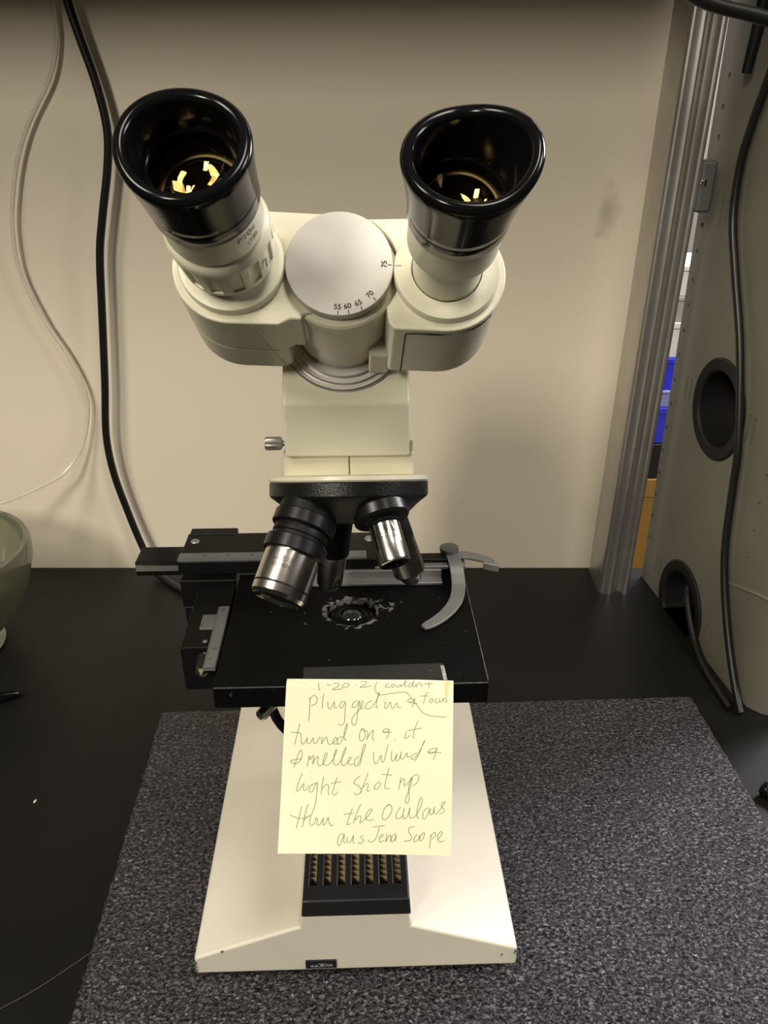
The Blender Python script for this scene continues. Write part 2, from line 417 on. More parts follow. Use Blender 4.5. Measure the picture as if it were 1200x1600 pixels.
# ---- cords and tubing
c = MB().tube([(-.2402, .7280, .53), (-.2372, .7280, .4965), (-.2316, .7280, .4714), (-.2241, .7280, .4411), (-.2202, .7280, .4094), (-.2238, .7280, .3812), (-.2338, .7280, .3419), (-.2405, .7280, .3110), (-.2464, .7280, .2569), (-.2527, .7280, .1989), (-.2588, .7280, .1495), (-.2571, .7280, .1106), (-.2492, .7280, .0699), (-.2408, .7260, .0382), (-.2305, .722, .0100), (-.2170, .7115, .0038), (-.1915, .6880, .0035), (-.1636, .6707, .0035), (-.12, .655, .0035), (-.06, .64, .0035)], .0034, 14)
tag(c.build('power_cord', CORD), 'thick black power cord hanging down the beige divider behind the microscope', 'cord')
c = MB().tube([(-.2491, .7380, .53), (-.2506, .7370, .4962), (-.2525, .7370, .4712), (-.2620, .7360, .4454), (-.2838, .736, .4141), (-.2983, .735, .3861), (-.3092, .735, .3522), (-.3136, .735, .3270), (-.3133, .735, .2957), (-.3012, .735, .2575), (-.2846, .735, .2234), (-.2751, .735, .1938), (-.2749, .735, .1694), (-.2841, .732, .1379), (-.3010, .720, .1146), (-.3230, .703, .1060), (-.340, .687, .1025), (-.358, .670, .0995), (-.375, .65, .075)], .0017, 10)
tag(c.build('clear_tubing', TUBEC), 'thin clear plastic tubing curling down the divider into the glass bowl', 'tubing')
off = V((-.0008, 0, 0))
c = MB().tube([V(p) + off for p in [(.2639, .6254, .4749), (.2624, .6394, .4391), (.2612, .6502, .4111), (.2605, .6561, .3855), (.2608, .6533, .3504), (.2626, .6374, .3160), (.2651, .6146, .2735), (.2667, .6004, .2385), (.2683, .5861, .1929), (.2687, .5826, .1627), (.2693, .5771, .1155), (.2706, .5654, .0816), (.2728, .5459, .0463), (.2748, .5270, .0206), (.2762, .5130, .0060), (.2766, .5095, .0032)]], .0031, 12)
tag(c.build('panel_cord', CORD), 'long black cord running down the face of the beige side panel', 'cord')
c = MB().tube([(.284, .640, .034), (.274, .636, .042), (.2665, .625, .040), (.2650, .605, .024), (.2660, .585, .011), (.2672, .560, .0045), (.2685, .540, .0034), (.2700, .5160, .0030)], .0029, 12)
tag(c.build('grommet_cord', CORD), 'short black cord coming out of the lower grommet onto the bench', 'cord')
c = MB().tube([(.095, .495, .540), (.118, .492, .505), (.141, .49, .4844), (.161, .49, .4729), (.185, .49, .4672), (.209, .49, .4626), (.230, .49, .461), (.265, .49, .463)], lambda t: .0040 + .0006 * sin(t * 9), 14)
tag(c.build('thick_cable', CORD), 'thick black cord crossing in front of the upright and panel at the top right corner', 'cord')
c = MB().tube([(.268, .668, .60), (.264, .668, .55), (.262, .668, .515), (.2605, .668, .48), (.2590, .668, .463), (.2575, .668, .446)], lambda t: .0055 - .002 * t, 12)
tag(c.build('hanging_strap', BLACKM), 'short dark strap end hanging beside the top of the upright', 'strap')

# ---- foam pad
FZ = .025
W0, D0 = .397, .335
fa = radians(2.6)
rng = random.Random(11)
loop = []
for (ax, ay), (bx, by) in zip([(-W0 / 2, -D0), (W0 / 2, -D0), (W0 / 2, 0), (-W0 / 2, 0)], [(W0 / 2, -D0), (W0 / 2, 0), (-W0 / 2, 0), (-W0 / 2, -D0)]):
    n_ = int(max(abs(bx - ax), abs(by - ay)) / .0022)
    loop += [(ax + (bx - ax) * k / n_ + rng.uniform(-.0006, .0006), ay + (by - ay) * k / n_ + rng.uniform(-.0006, .0006)) for k in range(n_)]
cx_, cy_ = 0, -D0 / 2
inset = [(x + (cx_ - x) * .012 + rng.uniform(-.0004, .0004), y + (cy_ - y) * .012) for x, y in loop]
N_ = len(loop)
fmb = MB().add([V((x, y, 0)) for x, y in loop] + [V((x, y, FZ - .0022 + rng.uniform(-.0004, .0004))) for x, y in loop] + [V((x, y, FZ)) for x, y in inset],
               [tuple(range(N_))[::-1], tuple(range(2 * N_, 3 * N_))] + [(i, (i + 1) % N_, N_ + (i + 1) % N_, N_ + i) for i in range(N_)] + [(N_ + i, N_ + (i + 1) % N_, 2 * N_ + (i + 1) % N_, 2 * N_ + i) for i in range(N_)])
fo = fmb.build('foam_pad', FOAM, sharp=60)
fo.location = (.0345, .4955, 0); fo.rotation_euler = (0, 0, fa)
tag(fo, 'thick charcoal foam pad lying under the microscope on the black bench', 'pad')

# ---- glass bowl at the left edge
bowl = empty('glass_bowl', (-.383, .60, 0))
tag(bowl, 'thick greenish glass bowl standing by the left edge of the picture', 'bowl')
MB().lathe([(.0005, .026), (.040, .026), (.056, .040), (.070, .058), (.0775, .078), (.079, .092), (.0808, .0965), (.0845, .0965), (.0865, .092), (.0855, .078), (.078, .053), (.064, .030), (.052, .018), (.048, .014), (.0005, .014)], ident, 72).build('bowl_body', GLASS, bowl, sharp=60)
MB().lathe([(.0005, .0138), (.047, .0138), (.0492, .010), (.050, .002), (.048, 0), (.0005, 0)], ident, 56).build('bowl_foot', FROST, bowl, sharp=50)

# ---- small things on the bench
mk = empty('marker_pen', (-.2885, .5313, .0055), radians(14))
tag(mk, 'black pen end poking in at the left edge on the bench', 'pen')
MB().lathe([(.0005, .0), (.0026, .0006), (.0036, .004), (.0042, .012), (.0052, .016), (.0052, .05), (.0050, .12), (.0005, .12)], frame((0, 0, 0), (-1, 0, 0), (0, 0, 1)), 24).build('pen_body', BLACKG, mk)
MB().box(-.045, -.018, -.0010, .0010, .0048, .0072).build('pen_clip', BLACKG, mk, bevel=.0004)
rd = empty('metal_rod', (.2600, .4300, .0052), radians(-58))
tag(rd, 'silver and black rod tip lying on the bench at the right edge', 'rod')
MB().lathe([(.0005, -.001), (.0030, 0), (.0042, .002), (.0045, .05), (.0045, .12), (.0005, .12)], frame((0, 0, 0), (1, 0, 0), (0, 0, 1)), 24).build('rod_body', STEEL, rd)
MB().lathe([(.0046, .0), (.0052, .001), (.0052, .004), (.0046, .005)], frame((0, 0, 0), (1, 0, 0), (0, 0, 1)), 24).build('rod_collar', BLACKG, rd)
cr = MB().lathe([(.0002, .0012), (.0007, .001), (.0009, .0005), (.0006, 0)], lambda x, y, h: V((-.2371 + x * .9 + y * .3, .4219 + y * 1.9, h)), 10).build('paper_crumb', simple('paper_white', (.7, .68, .62), .8))
tag(cr, 'tiny white crumb on the black bench left of the foam pad', 'crumb')
hr = MB().tube([(-.262, .268, .0004), (-.231, .262, .0004), (-.222, .264, .0005), (-.19, .285, .0006), (-.171, .302, .0008), (-.161, .312, .0009)], .00011, 5)
tag(hr.build('loose_hair', simple('hair_brown', (.16, .12, .08), .4)), 'single loose hair on the black bench beside the foam pad', 'hair')

# ---- next bay seen through the slit behind the upright
bb = MB().box(.30, 1.2, .95, 1.6, -.30, -.26).build('neighbour_bench', simple('bench_wood', (.24, .13, .03), .4, noise=.2), bevel=.003)
tag(bb, 'brown bench of the next bay behind the slit beside the upright', 'bench')
def crate(name, z0, z1, col, label, cat, dx=0, lid=True, x0=.355, x1=.455):
    e = empty(name, ((x0 + x1) / 2 + dx, 1.12, z0)); tag(e, label, cat, {'blue_bin': 'deep blue bins in the slit', 'white_box': 'white boxes in the slit'}.get(name))
    w = (x1 - x0) / 2
    h = z1 - z0
    m = simple(name + '_plastic', col, .45)
    MB().prism([(-w, -.05), (w, -.05), (w, .05), (-w, .05)], lambda a, b, t: V((a * (1 + t / h * .04), b * (1 + t / h * .04), t)), 0, h * (.82 if lid else 1)).build('crate_body', m, e, bevel=.002)
    if lid: MB().box(-w * 1.06, w * 1.06, -.053, .053, h * .82, h).build('crate_lid', m, e, bevel=.0015)
crate('storage_crate', -.26, -.20, (.75, .68, .42), 'pale yellow crate lowest in the slit, on the next bench', 'crate')
crate('amber_box', -.20, -.045, (.30, .17, .03), 'amber brown box stacked below the black box in the slit', 'box')
crate('black_box', -.045, .008, (.012, .012, .012), 'black box on top of the amber box in the slit', 'box')
crate('blue_bin', .008, .060, (.035, .045, .62), 'deep blue bin above the black box in the slit', 'bin')
crate('pale_bin', .060, .084, (.30, .32, .60), 'pale lilac bin between the two deep blue bins in the slit', 'bin')
crate('blue_bin', .084, .128, (.03, .04, .75), 'deep blue bin under the white boxes in the slit', 'bin')
crate('white_box', .128, .175, (.80, .78, .72), 'white box resting on the upper blue bin in the slit', 'box')
crate('grey_box', .175, .208, (.40, .39, .36), 'grey box between the two white boxes in the slit', 'box')
crate('white_box', .208, .246, (.80, .78, .72), 'white box on top of the stack in the slit', 'box')

# ================================================================== MICROSCOPE (own axes: x right, y away, z up from the foam)
MS = empty('microscope', (-.014, .278, FZ), radians(1.9))
tag(MS, 'cream binocular microscope with black stage standing on charcoal foam', 'microscope')

# ---- base: low sloping roof with a raised middle
HB = .258
bp = [(-.081, .006), (.0815, .006), (.0815, .0185), (.0275, .0375), (.0262, .0465), (-.0262, .0465), (-.0275, .0385), (-.081, .0178)]
base = MB().prism(bp, lambda a, b, h: V((a, h + (.0 if b < .03 else .0), b)), 0, HB).build('base', BASEW, MS, bevel=.0016)
for fx in (-.062, .062):
    for fy in (.022, .225):
        MB().lathe([(.0005, .0), (.010, 0), (.011, .001), (.010, .0065), (.0005, .0065)], lambda x, y, h, fx=fx, fy=fy: V((fx + x, fy + y, h)), 28).build('rubber_foot', BLACKM, base)
# paint chips on the base rim
chipm = simple('bare_metal_chip', (.10, .085, .065), .6)
for (x, y, z, r) in [(-.0808, -.0004, .0150, .0011), (-.0806, -.0004, .0120, .0008), (-.0802, -.0004, .0095, .0007), (-.0665, -.0002, .0228, .0007), (.0805, -.0004, .0172, .0009), (.0800, -.0004, .0155, .0006), (.0735, -.0003, .0145, .0005)]:
    ch = MB().lathe([(.0001, .0004), (r * .8, .00035), (r, 0)], frame((x, y, z), (0, -1, 0), (1, 0, 0)), 9, mod=lambda rr, h, a: (rr * (1 + .3 * sin(3 * a + r * 9000)), h))
    ch.build('paint_chip', chipm, base)
# nameplate
npl = MB().box(-.0255, -.0100, -.0008, .001, .0085, .0143).build('nameplate', PLATE, MS, bevel=.0003)
tag(npl, 'small black nameplate reading aus JENA in silver')
wordmark(MB(), .0021, lambda a, b: V((-.0175 + a, -.00095, .0112 + b)), .15).build('nameplate_lettering', PLTXT, npl)

# ---- lamp vent grille
GX0, GX1, GY0, GY1, GZ0, GZ1 = -.0262, .0272, -.0005, .105, .0462, .0545
vg = MB()
ns = 7; pitch = .00715; sw = .0038; x00 = -(ns - 1) / 2 * pitch + .0003
edges = []
for i in range(ns):
    cx = x00 + i * pitch; edges += [cx - sw / 2, cx + sw / 2]
xs = [GX0] + edges + [GX1]
sl0, sl1 = .011, .100
tp = lambda x, y, z: V((x * (1 - .03 * (z - GZ0) / (GZ1 - GZ0)), y + (.0022 * (z - GZ0) / (GZ1 - GZ0) if y < .005 else 0), z))
ys = [GY0, sl0, sl1, GY1]
for i in range(len(xs) - 1):
    for j in range(3):
        if i % 2 == 1 and j == 1: continue
        vg.box(xs[i], xs[i + 1], ys[j], ys[j + 1], GZ0, GZ1, tp)
grille = vg.build('vent_grille', simple('grille_black', (.010, .010, .0105), .42, spec=.45), MS)
bm = bmesh.new(); bm.from_mesh(grille.data); bmesh.ops.remove_doubles(bm, verts=bm.verts, dist=1e-6)
dd = {}
for f in bm.faces: dd.setdefault(tuple(round(c, 5) for c in f.calc_center_median()), []).append(f)
bmesh.ops.delete(bm, geom=[f for fs in dd.values() if len(fs) > 1 for f in fs], context='FACES')
bmesh.ops.dissolve_limit(bm, angle_limit=radians(1), verts=bm.verts, edges=bm.edges)
bm.to_mesh(grille.data); bm.free()
bv = grille.modifiers.new('bevel', 'BEVEL'); bv.width = .0006; bv.segments = 2; bv.limit_method = 'ANGLE'
for i in range(ns):
    cx = x00 + i * pitch
    lv = MB(); y = sl0 + .006
    while y < sl1:
        # each louvre is a little pyramid step
        lv.add([(cx - sw / 2, y, .0528), (cx + sw / 2, y, .0528), (cx + sw / 2, y + .0034, .0500), (cx - sw / 2, y + .0034, .0500), (cx, y + .0006, .0506),
                (cx - sw / 2, y, .0470), (cx + sw / 2, y, .0470), (cx + sw / 2, y + .0034, .0470), (cx - sw / 2, y + .0034, .0470)],
               [(0, 1, 4), (1, 2, 4), (2, 3, 4), (3, 0, 4), (0, 5, 6, 1), (2, 7, 8, 3)])
        y += .0034
    tag(lv.build('louvre_strip', GOLDF, grille, sharp=10), 'tan louvre strip inside a grille slot')

# ---- arm behind the stage
arm_pl = [(.150, .044), (.150, .262), (.205, .262), (.240, .20), (.250, .10), (.250, .044)]
MB().prism(arm_pl, lambda a, b, h: V((h, a, b)), -.024, .024).build('arm', CREAM, MS, bevel=.004)
MB().prism([(.128, .125), (.150, .115), (.150, .150), (.110, .1525), (.095, .1525)], lambda a, b, h: V((h, a, b)), -.020, .020).build('stage_carrier', BLACKS, MS, bevel=.001)

# ---- stage with a round aperture
SZ0, SZ1 = .1535, .165
SX0, SX1, SY0, SY1 = -.0622, .0626, .0252, .1265
def rect_hit(a):
    dx, dy = cos(a), sin(a); t = 9
    for lim, d, c in ((SX0, dx, AP[0]), (SX1, dx, AP[0]), (SY0, dy, AP[1]), (SY1, dy, AP[1])):
        if abs(d) > 1e-9:
            k = (lim - c) / d
            if k > 0: t = min(t, k)
    return (AP[0] + dx * t, AP[1] + dy * t)
angs = sorted(set([2 * pi * k / 96 for k in range(96)] + [atan2(y - AP[1], x - AP[0]) % (2 * pi) for x in (SX0, SX1) for y in (SY0, SY1)]))
RA = .0128; n = len(angs); st = MB(); vs = []
for z in (SZ1, SZ0):
    vs += [(AP[0] + RA * cos(a), AP[1] + RA * sin(a), z) for a in angs]
    vs += [(*rect_hit(a), z) for a in angs]
fs = []
for i in range(n):
    j = (i + 1) % n
    fs += [(i, j, n + j, n + i), (2 * n + i, 3 * n + i, 3 * n + j, 2 * n + j), (n + i, n + j, 3 * n + j, 3 * n + i), (i, 2 * n + i, 2 * n + j, j)]
st.add(vs, fs)
stage = st.build('stage', STAGEM, MS, bevel=.0007)
# bright worn edges of the stage plate
we = MB()
we.box(SX0 + .0004, SX1 - .0004, SY0 - .00005, SY0 + .0004, SZ1 - .0003, SZ1 + .00006)
we.box(SX1 - .0004, SX1 + .00005, SY0 + .002, SY1 - .008, SZ1 - .0003, SZ1 + .00006)
we.build('worn_edge', simple('bare_edge_metal', (.12, .12, .115), .5, metal=.4, noise=.6, nscale=400), stage)

# ---- condenser top lens in the aperture
cdn = MB().lathe([(.0005, .1275), (.0124, .1275), (.0124, .1610), (.0122, .1618), (.0105, .1622), (.0095, .1618), (.0070, .1634), (.0062, .1634), (.0058, .1622), (.0005, .1622)], lambda x, y, h: V((AP[0] + x, AP[1] + y, h)), 56).build('condenser', BLACKG, MS)
MB().lathe([(.0002, .1648), (.0020, .1646), (.0040, .1638), (.0054, .1627), (.0058, .1621)], lambda x, y, h: V((AP[0] + x, AP[1] + y, h)), 48).build('condenser_lens', simple('condenser_lens_glass', (.02, .022, .022), .03, spec=1.0, coat=1.0), cdn)
ir = [V((-.006 + .0385 * cos(a), .088 + .040 * sin(a), .112 + .004 * sin(a))) for a in [2 * pi * k / 40 for k in range(40)]]
MB().tube(ir, .0026, 12, closed=True, smooth=0).build('condenser_ring', BLACKG, MS)
MB().tube([(-.012, .088, .114), (.032, .088, .113)], .004, 10, smooth=0).build('condenser_bracket', BLACKM, MS)
lvx = frame((-.0462, .0500, .1275), (.62, .70, .30), (0, 0, 1))
MB().lathe([(.0003, -.0004), (.0020, -.0002), (.0030, .0008), (.0032, .002), (.0032, .020), (.0003, .020)], lvx, 28).build('condenser_lever', STEEL, MS)

# ---- mechanical stage, left slide block
sb = MB().prism([(.1385, -.0828), (.1640, -.0832), (.1640, -.0634), (.1385, -.0634)], lambda a, b, h: V((b, h, a)), .0585, .118).build('slide_block', BLACKS, MS, bevel=.0006)
MB().box(-.0690, -.0634, .0405, .0925, .1632, .1658).build('side_scale', SCALE, sb, bevel=.0002)
MB().box(-.0762, -.0690, .0735, .0862, .1636, .1650).build('vernier_plate', SCALE, sb, bevel=.0003)
tk = MB()
for (t, x, y, s) in (('40', -.0661, .0890, .0022), ('6', -.0658, .0545, .0022), ('5', -.0666, .0465, .0024), ('0', -.0750, .0845, .0018), ('10', -.0752, .0748, .0018)):
    put_text(tk, t, s, lambda a, b, x=x, y=y: V((x + b * -1, y + a, .1659)))
for k in range(52): tk.box(-.0690, -.0682 if k % 5 else -.0677, .0415 + k * .00098, .0416 + k * .00098, .1657, .16588)
tk.build('scale_marking', ENGR, sb)
MB().tube([(-.0720, .0586, .1580), (-.0718, .0540, .1572), (-.0717, .0490, .1563)], .0031, 14).build('gear_spindle', simple('dark_brass', (.035, .03, .02), .4, metal=.5), sb)
MB().lathe([(.0003, .0022), (.0016, .0012), (.0030, .0002), (.0031, 0)], frame((-.0717, .0489, .15625), (0, -1, -.1), (1, 0, 0)), 6).build('spindle_tip', simple('brass_tip', (.10, .085, .05), .4, metal=.8), sb)
for z, y in ((.1600, .0582), (.1645, .0625)):
    MB().lathe([(.0002, .0006), (.0010, .0005), (.0012, 0)], frame((-.0715, y, z), (0, -1, 0) if z < .163 else (0, 0, 1), (1, 0, 0)), 14).build('block_screw', GREYM, sb)

# ---- cross carriage at the back
cb = MB()
cb.box(-.0940, .0150, .1185, .1520, .1700, .1780)
cb.box(-.0930, -.0660, .1500, .1575, .1700, .1786)
cb.box(-.0945, -.0640, .1205, .1400, .1480, .1650)
cb.box(-.0935, -.0780, .1205, .1300, .1280, .1480)
cb.box(.0150, .0620, .1215, .1290, .1660, .1755)
carr = cb.build('cross_carriage', BLACKS, MS, bevel=.0008)
MB().box(-.0942, .0084, .1186, .1266, .1778, .1790).build('cross_scale', SCALE, carr, bevel=.0002)
tk = MB()
for k in range(100): tk.box(-.0920 + k * .00098, -.0919 + k * .00098, .1187, .1198 if k % 5 else .1204, .17895, .17912)
for k, t in enumerate(('80', '70', '60', '50', '40', '30', '20')): put_text(tk, t, .0024, lambda a, b, k=k: V((-.080 + k * .0128 + a, .1235 + b, .17912)))
tk.build('scale_marking', ENGR, carr)
rail = MB().box(-.1175, -.0930, .1195, .1375, .1690, .1775).build('carriage_rail', BLACKG, MS, bevel=.0008)
tag(MB().box(-.1172, -.0938, .1186, .1200, .1722, .1758).build('chrome_strip', CHROME, rail, bevel=.0003), 'bright chrome strip on the rail front')
MB().lathe([(.0003, .0008), (.0022, .0006), (.0026, 0)], lambda x, y, h: V((-.0885 + x, .1420 + y, .178 + h)), 20).build('carriage_screw', GREYM, carr)
MB().lathe([(.0003, .0012), (.0026, .0008), (.0030, 0)], lambda x, y, h: V((.0105 + x, .1420 + y, .178 + h)), 20).build('carriage_screw', GREYM, carr)

# ---- slide holder and spring finger
hd = MB()
hd.box(-.0210, .0495, .1105, .1165, .1655, .1672)
hd.box(-.0210, .0495, .1165, .1200, .1655, .1715)
hd.box(.0130, .0630, .1175, .1330, .1712, .1732)
hold = hd.build('slide_holder', GREYM, MS, bevel=.0004)
def sweep(pts, widths, z0, z1, k=6):
    P = catmull([V((p[0], p[1], p[2] if len(p) > 2 else 0)) for p in pts], k); n = len(P); vs = []
    for i, p in enumerate(P):
        t = P[min(n - 1, i + 1)] - P[max(0, i - 1)]; t.z = 0; t.normalize(); nn = V((-t.y, t.x, 0))
        f = i / (n - 1) * (len(widths) - 1); a = int(min(f, len(widths) - 2)); w = widths[a] + (widths[a + 1] - widths[a]) * (f - a)
        for s, z in ((-1, z0), (1, z0), (1, z1), (-1, z1)): vs.append(p + nn * s * w / 2 + V((0, 0, z)))
    fs = [(0, 1, 2, 3), (4 * n - 4, 4 * n - 1, 4 * n - 2, 4 * n - 3)]
    for i in range(n - 1):
        for j in range(4): fs.append((4 * i + j, 4 * i + (j + 1) % 4, 4 * i + 4 + (j + 1) % 4, 4 * i + 4 + j))
    return MB().add(vs, fs)
fing = sweep([(.0560, .1285, .1745), (.0572, .1180, .1740), (.0576, .1100, .1705), (.0572, .1020, .1675), (.0548, .0920, .1665), (.0500, .0825, .1662), (.0440, .0750, .1660), (.0385, .0700, .1660), (.0358, .0680, .1660)],
             [.0075, .0075, .0074, .0073, .0072, .0068, .0064, .0056, .0034], 0, .0013).build('spring_finger', GREYM, MS, bevel=.0003)
sweep([(.0560, .1260, .1742), (.0640, .1262, .1742), (.0720, .1225, .1742), (.0775, .1185, .1742)], [.008, .0075, .0065, .0045], 0, .0014).build('finger_tail', GREYM, fing, bevel=.0003)
MB().box(-.0042, .0042, -.0014, .0014, -.0030, .0012, lambda x, y, z: V((.0765 + x * .94 + y * .3, .1160 - x * .42 + y, .1745 + z))).build('finger_tab', GREYM, fing, bevel=.0005)
MB().lathe([(.0003, .0024), (.0040, .0023), (.0052, .0018), (.0054, .0006), (.0050, -.0010), (.0003, -.0010)], lambda x, y, h: V((.0548 + x, .1300 + y, .1765 + h)), 32).build('pivot_screw', simple('dark_pivot_metal', (.14, .135, .13), .45, metal=.5), fing)

# ---- head coordinates: s runs along the ocular axis towards the eye
E35 = radians(35)
NAX = V((0, -cos(E35), sin(E35))); T2 = V((0, sin(E35), cos(E35))); PV = V((-.0009, .019, .3508))
RO = radians(-2.7)
F1 = V((cos(RO), 0, 0)) + T2 * sin(RO); F2 = V((-sin(RO), 0, 0)) + T2 * cos(RO)
hp = lambda x, t, s: PV + F1 * x + F2 * t + NAX * s
hu = lambda x, t, s: PV + V((x, 0, 0)) + T2 * t + NAX * s     # not rolled: body side

# ---- body block with its slanted face
c0 = hu(0, -.0415, -.060)            # crease
SB = -.060
top = hu(0, .020, SB)
tz = lambda s, t: hu(0, t, s)
fcut = hu(0, -.0325, SB)
yF = fcut.y; zF = fcut.z
bodyp = [(yF, .2662), (yF, zF), (top.y, top.z), (.150, top.z + .004), (.200, .300), (.205, .2662)]
body = MB().prism(bodyp, lambda a, b, h: V((h, a, b)), -.0262, .0264).build('tube_body', CREAM, MS, bevel=.0012)
MB().lathe([(.0006, .0), (.0012, .0), (.0012, .0009), (.0024, .0014), (.0027, .0020), (.0027, .0078), (.0024, .0084), (.0003, .0086)], frame((-.0262, yF + .003, .2716), (-1, 0, 0), (0, 0, 1)), 40,
           mod=lambda r, h, a: (r * (1 + (.07 * (1 if sin(a * 10) > 0 else -1) if .0018 < h < .008 else 0)), h)).build('thumb_screw', GREYM, body)
slide = MB()
slide.box(-.0273, .0007, yF + .0032, .16, .2560, .2668); slide.box(.0011, .0287, yF + .0032, .16, .2560, .2668)
slide.box(-.02, .02, yF + .0050, .16, .2560, .2680); slide.box(.0255, .0285, yF + .004, .12, .2665, .2722)
slide.build('nosepiece_slide', CREAM, MS, bevel=.0008)

# ---- metal mount ring between body and head
mr = [(.0005, .004), (.0190, .004), (.0190, .0052), (.0212, .0052), (.0216, .0040), (.0216, .0030), (.0236, .0030), (.0240, .0024), (.0240, .0014), (.0258, .0014), (.0264, .0008), (.0264, -.0008), (.0005, -.0008)]
MB().lathe(mr, lambda x, y, h: hu(x, y - .0012, SB + .0008 + h), 96).build('mount_ring', RINGM, MS, sharp=25)
# ---- pivot barrel and dial
MB().lathe([(.0005, SB + .002), (.0186, SB + .002), (.0190, SB + .004), (.0190, -.0355), (.0200, -.0352), (.0204, -.0345), (.0204, -.0120), (.0210, -.0112), (.0210, -.0072), (.0204, -.0062), (.0186, -.0052), (.0005, -.0050)], hp, 96).build('pivot_barrel', CREAM, MS, sharp=25)
dial = MB().lathe([(.0170, -.0052), (.0183, -.0050), (.0186, -.0044), (.0189, -.0008), (.0186, -.0001), (.0180, 0), (.0005, .0)], lambda x, y, q: hp(x, y * 1.055 if y > 0 else y, q), 96).build('distance_dial', WHITE, MS, sharp=40)
MB().box(.0112, .0186, -.0200, -.0120, -.0565, -.036, hp).build('pivot_bridge', CREAM, MS, bevel=.001)
dt = MB()
for (t, x, y, tx, ty) in (('55', .0000, -.0157, .0002, -.0179), ('60', .0034, -.0153, .0039, -.0174), ('65', .0071, -.0140, .0083, -.0159), ('70', .0110, -.0107, .0127, -.0123), ('75', .0157, .0006, .0176, .0004)):
    an = atan2(ty, tx) + pi / 2
    put_text(dt, t, .0027, lambda a, b, x=x, y=y, an=an: hp(x + a * cos(an) - b * sin(an), y + a * sin(an) + b * cos(an), .00012), True)
    dt.ribbon([(tx * .955, ty * .955), (tx * 1.035, ty * 1.035)], .00028, lambda a, b: hp(a, b, .00012))
dt.build('dial_numbers', INK, dial)

# ---- prism housings
def arc(cx, cy, r, a0, a1, n):
    return [(cx + r * cos(radians(a0 + (a1 - a0) * k / n)), cy + r * sin(radians(a0 + (a1 - a0) * k / n))) for k in range(n + 1)]
RB = .0213; XE = .0375
Lout = arc(-XE, 0, RB, 90, 270, 24) + [(-.0205, -RB), (-.0165, -.0190), (-.0125, -.0190), (-.0125, -.0170), (0, -.0150), (.004, .0), (-.002, .0200), (-.0045, RB - .0004)]
Rout = [(XE, -RB)] + arc(XE, 0, RB, -88, 90, 24) + arc(0, 0, .0214, 66, -38, 14) + [(.0178, -.0190), (.0198, -RB)]
Lin = arc(-XE, 0, RB, 90, 270, 24) + [(-.0225, -RB), (-.0188, -.0195), (-.0185, 0), (-.0185, RB)]
def stack(outl, s0, s1):
    return MB().prism(outl, lambda a, b, h: hp(a, b, h), s0, s1)
hl = stack(Lout, -.030, -.0042); hl2 = stack(Lin, -.049, -.0300)
hL = MB(); hL.add(hl.v, hl.f); hL.add(hl2.v, hl2.f)
housL = hL.build('prism_housing', CREAM, MS, bevel=.0009)
housR = stack(Rout, -.0485, -.0042).build('prism_housing', CREAM, MS, bevel=.0009)
# seams of the cover plates
MB().tube([hp(-.0300, -RB - .00003, -.0060), hp(-.0212, -RB - .00003, -.0470)], .00018, 6, smooth=0).build('cover_seam', WHITE, housL)
MB().tube([hp(.0540, -.0135, -.0075), hp(.0480, -.0187, -.0075), hp(.0375, -RB, -.0075), hp(.0285, -RB, -.0075), hp(.0250, -RB, -.0080), hp(.0240, -RB, -.0105), hp(.0240, -RB, -.0300), hp(.0240, -RB, -.0482)], .00028, 6, smooth=4).build('cover_seam', BLACKM, housR)
for h, sx in ((housL, -1), (housR, 1)):
    MB().lathe([(.0125, .0), (.0165, .0), (.0182, -.0004), (.0186, -.0010), (.0186, -.0042), (.0125, -.0042)], lambda x, y, q, sx=sx: hp(sx * XE + x, y, q), 96).build('tube_flange', CREAM, h, sharp=40)
mk_ = MB(); mk_.ribbon([(.0192, .0002), (.0216, .0003)], .00016, lambda a, b: hp(a, b, .00012)); mk_.build('index_mark', INK, housR)

